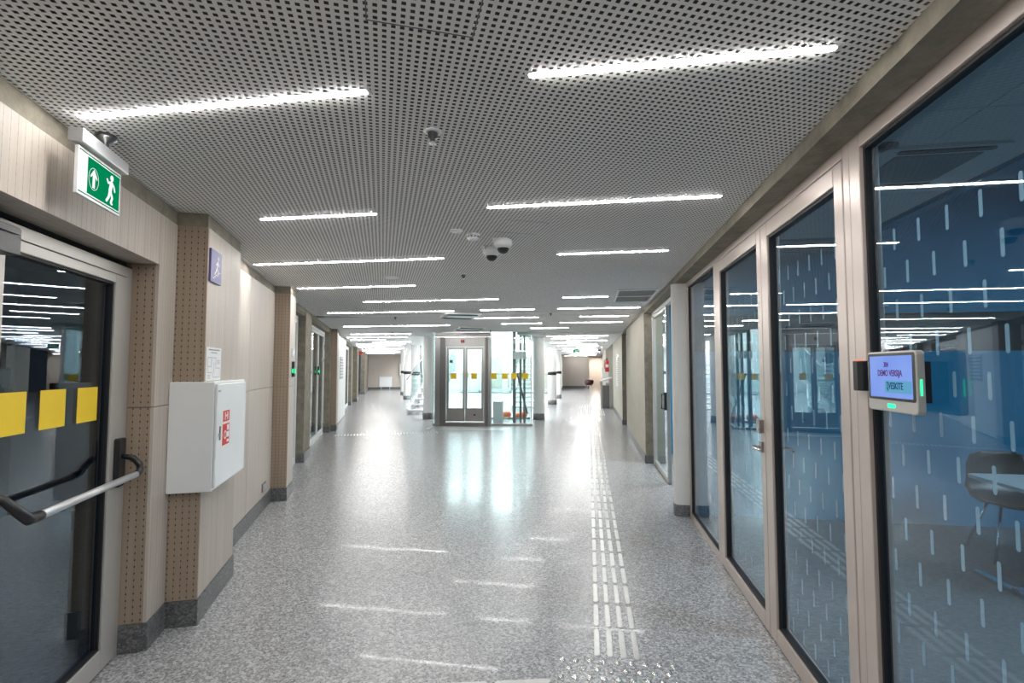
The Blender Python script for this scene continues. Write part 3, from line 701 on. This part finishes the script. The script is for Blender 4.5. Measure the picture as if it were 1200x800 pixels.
# ================================================================== COLUMNS
def column(x, y, r, label, band=True, mat=WHITE, ztop=CE, n=28):
    c = empty('round_column', (x, y, 0), label=label, cat='column', group='round hall columns')
    MB().lathe([(r, .19), (r, ztop)], n=n).build('shaft', mat, c)
    MB().lathe([(r+.012, 0), (r+.012, .19), (r, .19)], n=n).build('plinth', GRANITE, c)
    if band: MB().lathe([(r, 1.25), (r+.004, 1.25), (r+.004, 1.39), (r, 1.39)], n=n).build('black_band', GASKET, c)
    return c
column(-4.86, 14.82, .17, 'plain pale round column just left of the lift', False)
column(-1.50, 15.1, .165, 'plain pale round column just right of the lift', False, ztop=CE-.045)
column(-7.17, 20.05, .185, 'white black-banded column in the left branch, nearest to the lift')
column(-8.88, 23.7, .185, 'white black-banded column in the left branch, middle one')
column(-10.55, 27.6, .185, 'white black-banded column in the left branch, farthest')
column(-1.55, 21.4, .185, 'white black-banded column in the right branch, nearer', ztop=CE-.045)
column(-1.58, 25.8, .185, 'white black-banded column in the right branch, farther', ztop=CE-.045)

# ================================================================== STAIRS AND RAILINGS IN THE ATRIUM
def stairs(x, y, rz, label, n=10, wd=1.6):
    s_ = empty('white_staircase', (x, y, 0), rz, label=label, cat='stairs', group='atrium stairs')
    for k in range(n):
        MB().box(0, wd, .29*k, .29*k+.31, .17*(k+1)-.05, .17*(k+1)).build('tread', WHITEG, s_)
        MB().box(.02, wd-.02, .29*k-.004, .29*k+.02, .17*(k+1)-.058, .17*(k+1)-.05).build('nosing', BLACK, s_)
    for a in (0, wd): MB().prism([(0, 0), (.3, 0), (.29*n+.1, .17*n-.12), (.29*n+.1, .17*n+.05), (0, .20)], a-.03, a+.03, 'x').build('stringer', WHITEG, s_)
    for a in (-.04, wd+.04):
        MB().prism([(.05, .25), (.29*n, .17*n+.05), (.29*n, .17*n+1.0), (.05, 1.15)], a-.006, a+.006, 'x').build('glass_rail', GLASS_C, s_)
        MB().tube([(a, .05, 1.17), (a, .29*n, .17*n+1.02)], .022, 8).build('handrail', STEEL, s_)
    return s_
stairs(-6.35, 18.7, AL*.9, 'white staircase with glass rail behind the left lift column', wd=.9)
stairs(-2.75, 17.9, R(2), 'white staircase with glass rail behind the right lift column', wd=.95)
stairs(-5.95, 15.9, R(-2), 'white staircase with glass rail seen through the lift doors', 8, .9)
bl_ = empty('glass_balustrade', (-8, 30.5, 0), label='long glass balustrade at the far side of the atrium', cat='balustrade')
for k in range(8): MB().box(.8*k, .8*k+.78, 0, .012, .05, 1.15).build('glass_panel', GLASS_C, bl_)
MB().box(0, 6.4, -.02, .03, 1.15, 1.2).build('handrail', STEEL, bl_); MB().box(0, 6.4, -.03, .04, 0, .05).build('base_rail', STEEL, bl_)
for k, x in enumerate((-7.6, -5.6, -3.4)):
    MB_ = MB().box(x, x+1.6, 34.40, 34.49, .2, 2.3)
    tag(MB_.build('wall_panel_board', PLASTER), ['beige wall board at left on the far atrium wall', 'beige wall board in middle of the far atrium wall', 'beige wall board at right on the far atrium wall'][k], 'wall board', 'atrium wall boards')
for k, x in enumerate((-6.9, -4.9, -3.1)):
    o = empty('slim_post', (x, 31.5, 0), label='slim white post before the far atrium wall, %s one' % ('left', 'middle', 'right')[k], cat='post', group='atrium posts')
    MB().lathe([(.11, .12), (.11, 6.2)], n=16).build('shaft', WHITE, o); MB().lathe([(.125, 0), (.125, .12), (.11, .12)], n=16).build('plinth', GRANITE, o)
for k, (x, y, r) in enumerate(((-2.56, 15.5, .14), (-2.05, 15.6, .13), (-2.15, 15.3, .12))):
    o = empty('orange_pouf', (x, y, 0), label=['orange round pouf on the floor behind the lift, left one', 'orange round pouf behind the lift rails, right one', 'small orange pouf nearest the lift rear glass'][k], cat='pouf', group='orange poufs')
    MB().lathe([(0, 0), (r*.8, 0), (r*1.0, r*.25), (r*1.12, r*.75), (r*1.0, r*1.2), (r*.6, r*1.4), (0, r*1.42)], n=20).build('cushion', ORANGE, o)
    MB().lathe([(r*.2, r*1.42), (r*.18, r*1.47), (0, r*1.48)], n=12).build('button', ORANGE, o)

# ================================================================== CEILING FIXTURES
def line_light(x0, x1, y, label, z=CE):
    L_ = empty('line_light', ((x0+x1)/2, y, z), label=label, cat='ceiling light', group='ceiling line lights')
    hw = (x1-x0)/2; b = .0115; d = .0045
    v = [(-hw, -b, 0), (hw, -b, 0), (hw, b, 0), (-hw, b, 0), (-hw+.02, -b*.7, -d), (hw-.02, -b*.7, -d), (hw-.02, b*.7, -d), (-hw+.02, b*.7, -d)]
    MB().add(v, [(7,6,5,4), (0,4,5,1), (1,5,6,2), (2,6,7,3), (3,7,4,0)]).build('diffuser', LED, L_)
    MB().box(-hw-.012, hw+.012, -.019, .019, -.0007, .0004).build('trim', WHITE, L_)
    MB().box(-hw, hw, -b-.002, b+.002, .0006, .03).build('housing', SILVER, L_)
    e_ = MB().box(-hw-.012, -hw, -b, b, -.004, .002).build('end_cap', SILVER, L_)
    inst(e_, L_, (2*hw+.012, 0, 0))
    return L_
NEAR = [(-1.94, -.76, 1.61, 'long white line light nearest the viewer on the left ceiling'), (-.19, .75, 1.60, 'long white line light nearest the viewer on the right ceiling'),
 (-2.11, -1.31, 2.93, 'short white line light second from the viewer on the left'), (-.60, .75, 2.92, 'long white line light just beyond the sprinkler, second on the right'),
 (-3.10, -1.26, 4.23, 'long white line light third from the viewer on the left'), (-.26, .66, 4.23, 'short white line light right of the dome cameras'),
 (-3.51, -2.01, 5.60, 'white line light fourth on the left, beside the round ring speaker'), (-3.27, -1.25, 6.88, 'white line light fifth from the viewer, over the hall left of centre'), (-.35, .27, 6.87, 'short line light left of the black ceiling grille'),
 (-4.58, -2.26, 8.22, 'long line light reaching the nearer ceiling cassette from the left'), (-1.80, -.88, 8.18, 'short line light right of the nearer ceiling cassette'), (-.50, .82, 8.17, 'long line light just past the black ceiling grille'),
 (-2.60, -2.3, 9.5, 'very short line light under the nearer cassette'), (-2.2, -.95, 9.5, 'line light between the two cassettes, right of them'), (-.16, .74, 9.5, 'short line light second past the black ceiling grille'),
 (-5.68, -3.11, 10.95, 'long line light left of the farther ceiling cassette'), (-1.89, -1.0, 10.8, 'short line light in front of the lift glass, upper'), (-.60, .71, 10.72, 'line light third past the black ceiling grille'),
 (-1.40, -.48, 12.1, 'short line light right of the lift top'), (-6.81, -4.98, 13.55, 'line light at the mouth of the left branch')]
for a, b, y, lab in NEAR: line_light(a, b, y, lab)
ordn = ['second', 'third', 'fourth', 'fifth', 'sixth', 'seventh', 'eighth', 'ninth', 'tenth', 'eleventh', 'twelfth', 'thirteenth', 'fourteenth', 'fifteenth', 'sixteenth', 'seventeenth', 'eighteenth', 'nineteenth']
for k in range(13):
    y = 14.93 + 1.4*k; c = -.43*y; o_, l_ = ((-.2, 2.0), (-.55, 1.3), (.35, 1.5), (-.1, 2.1))[k % 4]
    line_light(c+o_-l_/2, c+o_+l_/2, y, 'line light in the left branch, %s from the lift' % ordn[k])
RB = [(35.2, -1.2, .4), (36.5, -.7, .5), (37.6, -1.8, .0), (14.5, -1.22, .56), (15.65, -1.15, .27), (17.1, -.76, .62), (18.4, -1.4, -.3), (19.6, -.79, .33), (21.0, -1.3, .4), (22.4, -.5, .6), (24.0, -1.2, .2), (25.6, -.8, .6), (27.2, -1.4, .1), (29, -.7, .6), (31, -1.3, .3), (33.5, -.8, .5)]
for k, (y, a, b) in enumerate(RB): line_light(a, b, y, 'line light in the right branch, %s past the ceiling step' % (['fourteenth', 'fifteenth', 'sixteenth', 'first'] + ordn)[k], CE-.046)
for y, a, b, lab in ((.29, -1.6, -.5, 'line light overhead behind the viewer on the left'), (.29, -.1, .75, 'line light overhead behind the viewer on the right'), (-1.02, -.9, .4, 'line light behind the viewer in the middle'), (-2.33, -.7, .6, 'line light farthest behind the viewer')): line_light(a, b, y, lab)

def sprinkler(x, y, label, z=CE):
    s_ = empty('sprinkler', (x, y, z), label=label, cat='sprinkler', group='ceiling sprinklers')
    MB().lathe([(.037, 0), (.034, -.006), (.02, -.008), (.02, 0)], n=20).build('escutcheon', WHITEG, s_)
    MB().lathe([(.0, -.045), (.009, -.045), (.012, -.03), (.021, -.028), (.021, -.004), (.026, -.002), (.026, 0)], n=16).build('body', STEELD, s_)
    MB().lathe([(0, -.052), (.017, -.052), (.018, -.048), (0, -.047)], n=16).build('deflector', CHROME, s_)
sprinkler(-.626, 1.93, 'brass-dark sprinkler head nearest the viewer on the ceiling')
sprinkler(-1.275, 4.99, 'small dark sprinkler head past the dome cameras')
sprinkler(-3.62, 8.99, 'small dark sprinkler head on the left before the lift')
sprinkler(-5.25, 12.85, 'small dark sprinkler head at the left branch mouth')
sprinkler(-.655, 8.77, 'small dark sprinkler head right of centre beyond the grille')
sprinkler(-2.5, 12.6, 'small dark sprinkler head above the lift corner')
sprinkler(.55, 17.8, 'small dark sprinkler head in the right branch', CE-.045)
sd = empty('ceiling_disc', (-.917, 3.383, CE), label='flat white disc on the ceiling beside the smoke detector', cat='detector')
MB().lathe([(0, -.012), (.035, -.012), (.045, -.006), (.045, 0)], n=24).build('cover', WHITEG, sd)
MB().lathe([(0, -.014), (.008, -.014), (.009, -.012)], n=12).build('centre', SILVER, sd)
sm = empty('smoke_detector', (-.824, 3.50, CE), label='white round smoke detector left of the dome cameras', cat='smoke detector')
MB().lathe([(.052, 0), (.052, -.012), (.048, -.016), (.048, -.03), (.03, -.045), (0, -.047)], n=24).build('body', WHITEG, sm)
for k in range(12):
    o = MB().box(.046, .0495, -.006, .006, -.029, -.018).build('vent_slot', STEELD, sm); o.rotation_euler.z = R(30*k)
def dome(x, y, rz, label, z=CE, s=1.0, arm=0):
    d = empty('dome_camera', (x, y, z), rz, label=label, cat='camera', group='dome cameras'); d.scale = (s, s, s)
    MB().lathe([(.05, 0), (.065, -.008), (.07, -.02), (.07, -.05), (.056, -.066), (.05, -.066)], n=28).build('housing', WHITEG, d)
    MB().lathe([(.046, -.066), (.044, -.085), (.034, -.102), (.018, -.111), (0, -.113)], n=24).build('dome', BLACK, d)
    MB().lathe([(.052, -.062), (.054, -.070), (.047, -.074), (.046, -.066)], n=28).build('ring', WHITE, d)
    MB().box(-.078, -.04, -.025, .025, -.03, 0).build('cable_box', SILVER, d)
dome(-.63, 3.66, R(20), 'white dome camera with black bubble, nearer of the pair')
dome(-.765, 3.90, R(40), 'white dome camera with black bubble, farther of the pair')
dome(.47, 22.3, 0, 'distant dome camera by the right branch wall', CE-.045, 1.6)
rs = empty('ring_speaker', (-2.08, 5.06, CE), label='white round ring flush in the left ceiling', cat='speaker')
MB().lathe([(.0, -.004), (.075, -.004)], n=28).build('grille', CEIL, rs); MB().lathe([(.075, 0), (.075, -.006), (.085, -.008), (.095, -.005), (.095, 0)], n=28).build('ring', WHITEG, rs)

def hatch(u, v, su, sv, label):
    h_ = LE('access_hatch', u, v, CE-.0012, label=label, cat='hatch'); g = .0018
    for x0, x1, y0, y1 in ((-sv/2, sv/2, -su/2-g, -su/2+g), (-sv/2, sv/2, su/2-g, su/2+g), (-sv/2-g, -sv/2+g, -su/2, su/2), (sv/2-g, sv/2+g, -su/2, su/2)):
        MB().box(x0, x1, y0, y1, 0, .001).build('joint', STEELD, h_)
def toL(x, y): return (-s1*x + c1*y, c1*x + s1*y)
u_, v_ = toL(-.468, 1.325); hatch(u_-.15, v_+.0, .30, .30, 'square access hatch in the ceiling at the top of view')
u_, v_ = toL(-.51, 3.514); hatch(u_-.15, v_, .30, .30, 'square access hatch in the ceiling behind the dome cameras')
# black slot grille on the right
gr = empty('ceiling_grille', (.61, 6.85, CE), label='black slotted square air grille in the right ceiling', cat='grille')
MB().box(-.25, .25, -.56, .56, -.004, .0).build('backing', GASKET, gr)
for x0, x1, y0, y1 in ((-.25, -.225, -.56, .56), (.225, .25, -.56, .56), (-.225, .225, -.56, -.53), (-.225, .225, .53, .56), (-.225, .225, -.015, .015)): MB().box(x0, x1, y0, y1, -.012, -.004).build('frame', WHITEG, gr)
for k in range(17):
    for y0, y1 in ((-.53, -.015), (.015, .53)): MB().box(-.215+.0265*k, -.2105+.0265*k, y0, y1, -.0055, -.004).build('slat', WHITEG, gr)
def cassette(x, y, label, s=.33):
    c = empty('ceiling_cassette', (x, y, CE), AL, label=label, cat='air conditioner', group='ceiling cassettes')
    MB().prism(rbox(-s, s, -s*1.3, s*1.3, .04), -.025, 0).build('panel', WHITEG, c, bevel=.004)
    for a, y0 in enumerate((-s*1.2, -s*.95, s*.7, s*.95)): MB().box(-s*.82, s*.82, y0, y0+.06, -.033, -.026).build('air_slot', GASKET, c)
    MB().box(-s*.7, s*.7, -s*.6, s*.5, -.03, -.0255).build('grille', SILVER, c)
cassette(-2.35, 8.95, 'white ceiling cassette with dark slots, nearer the viewer')
cassette(-2.9, 11.95, 'white ceiling cassette with dark slots, just before the lift')
# far exit sign
fx = empty('exit_sign', (-.55, 22.9, 2.25), label='small green exit sign hanging over the right branch', cat='exit sign')
MB().box(-.15, .15, -.01, .01, 0, .17).build('panel', GREEN, fx); MB().box(-.01, .01, -.01, .01, .17, .225).build('hanger', SILVER, fx)
fm_ = MB()
for p in (((-.05, .05), (-.02, .10)), ((-.02, .10), (-.05, .13)), ((-.02, .08), (.01, .05)), ((.05, .085), (.10, .085)), ((.10, .085), (.08, .11)), ((.10, .085), (.08, .06))): fm_.prism(capsule(p[0], p[1], .012), -.0115, -.0105, 'y')
fm_.build('pictogram', SIGNW, fx)

# ================================================================== TABLET ON THE PARTITION POST
tp = empty('door_tablet', (1.0, 1.83, 1.41), R(-90), label='lit booking tablet with blue screen on the glass partition post', cat='tablet')
# local x: -y world (to the right in view), local y: +x world (into the glass)
MB().prism(rbox(-.135, .135, -.005, .195, .014), -.012, .012, 'y').build('bezel', ALUG, tp, bevel=.003)
MB().prism(rbox(-.129, .129, .033, .189, .008), -.0130, -.0122, 'y').build('screen_border', BLACK, tp)
sc = MB().box(-.116, .116, -.0138, -.0132, .042, .180).build('screen', SCREEN, tp)
MB().box(-.03, .113, -.0143, -.0139, .058, .098).build('button', SCREEN2, sc)
for body, sz, x, z, mt in (('304', .024, -.018, .150, SCRTXT), ('DEMO VERSIJA', .029, .0, .122, SCRTXT), ('ĮVESKITE', .031, .026, .080, SCRTXT2)):
    o = bpy.data.objects.new('screen_text', text_mesh(body, sz, .0004)); COL.objects.link(o); o.parent = sc; o.data.materials.append(mt)
    o.rotation_euler = (R(90), 0, 0); o.location = (x, -.0148, z); o.scale = (.72, 1, 1)
MB().prism(rbox(-.022, .022, .008, .022, .006), -.0128, -.0121, 'y').build('green_light', GLED, tp)
MB().box(.1355, .1375, -.003, .002, .055, .105).build('side_light', GLED, tp)
MB().box(-.09, .09, .012, .055, .03, .16).build('mount', BLACK, tp)
rd = empty('card_reader', (1.028, 2.068, 1.465), R(-90), label='black curved card reader left of the booking tablet', cat='card reader')
MB().prism([(-.03, 0), (.035, 0), (.035, -.022), (.015, -.032), (-.01, -.034), (-.026, -.027), (-.03, -.015)][::-1], 0, .112).build('body', BLACK, rd, bevel=.003)
MB().box(-.014, .014, -.028, -.010, .1122, .1145).build('red_light', RLED, rd)

# ================================================================== RIGHT WALL, FAR THINGS
lv = empty('wall_louvre', (.905, 16.1, .95), label='white horizontal louvre on the right wall before the desk', cat='louvre')
MB().box(-.012, 0, -.5, .5, 0, 1.0).build('frame', WHITEG, lv)
for k in range(14): MB().box(-.03, -.0125, -.46, .46, .03+.068*k, .06+.068*k).build('slat', SILVER, lv)
dk = empty('desk_terminal', (.47, 19.42, 0), label='grey sloped-top counter with metal legs by the right wall', cat='counter')
MB().prism([(0, 1.02), (.42, 1.15), (.42, 1.19), (0, 1.06)], 0, 1.9, 'y').build('sloped_top', ALUG, dk)
MB().box(0, .05, 0, .06, 0, 1.02).build('leg', STEEL, dk); MB().box(0, .05, 1.84, 1.9, 0, 1.02).build('leg', STEEL, dk)
MB().box(.02, .42, .4, 1.6, .0, .85).build('body', STEELD, dk); MB().box(.30, .42, 0, .06, 0, 1.11).build('side_leg', STEEL, dk)
wn = S('wall_niche_grey', MB().box(.85, 1.02, 21.34, 21.395, 0, 2.42), ALUG, 'dark grey niche wall behind the counter', 'wall')
fe = empty('fire_extinguisher', (.80, 22.6, 1.38), label='red fire extinguisher on the right wall', cat='fire extinguisher')
MB().lathe([(0, 0), (.085, 0), (.09, .02), (.09, .42), (.06, .5), (.025, .53), (.025, .56), (0, .56)], n=18).build('cylinder', RED, fe)
MB().box(-.02, .02, -.06, .03, .56, .60).build('valve', BLACK, fe); MB().tube([(0, -.05, .57), (-.10, -.05, .5), (-.105, -.03, .2), (-.09, -.02, .12)], .012, 8).build('hose', BLACK, fe)
MB().box(-.06, .06, -.0925, -.0905, .2, .33).build('label_plate', PAPER, fe); MB().box(.0, .10, -.02, .02, .42, .46).build('wall_hook', STEELD, fe)
wbx = empty('wall_cabinet', (.72, 24.0, .85), label='white wall cabinet below the fire extinguisher', cat='cabinet')
MB().box(-.12, .2, -.12, .25, 0, .68).build('body', WHITEG, wbx, bevel=.004); MB().box(-.10, .18, -.128, -.121, .02, .66).build('door', WHITE, wbx)
fc = empty('shell_chair', (0.0, 32.0, 0), R(160), label='dark maroon shell chair at the far end of the right branch', cat='chair')
MB().lathe([(.0, .46), (.20, .47), (.27, .55), (.29, .68), (.27, .80), (.24, .78), (.25, .66), (.18, .52), (0, .5)], n=18).build('shell', BROWN, fc)
for sx in (-1, 1):
    for sy in (-1, 1): MB().tube([(sx*.12, sy*.12, .47), (sx*.2, sy*.2, 0)], .012, 6).build('leg', CHROME, fc)
ra = LE('white_radiator', .05, 0, 0, label='white flat radiator low on the far left end wall', cat='radiator')
ra.location = (*fromL(37.5, .25), .18)
MB().box(-.45, .45, -.05, 0, 0, .75).build('panel', WHITEG, ra, bevel=.01); MB().box(-.40, .40, -.058, -.051, .70, .74).build('top_grille', SILVER, ra)
for x in (-.3, .3): MB().box(x-.02, x+.02, -.03, .04, -.18, 0).build('foot', SILVER, ra)
wb2 = LE('wall_box', 37.5, 1.45, 1.0, label='white box mounted on the far left end wall', cat='cabinet')
MB().box(-.22, .22, -.15, .05, 0, .85).build('body', WHITEG, wb2, bevel=.01); MB().box(-.19, .19, -.158, -.151, .03, .82).build('door', WHITE, wb2)
al = LE('alarm_bell', 28.6, -1.16, 2.30, label='small red alarm sounder high on the left branch wall', cat='alarm')
MB().lathe([(0, .10), (.05, .10), (.085, .05), (.085, 0)], (0, 0, .06), 16, 'x').build('dome', RED, al); MB().box(-.09, .0, -.09, .09, -.03, .15).build('base', RED, al)
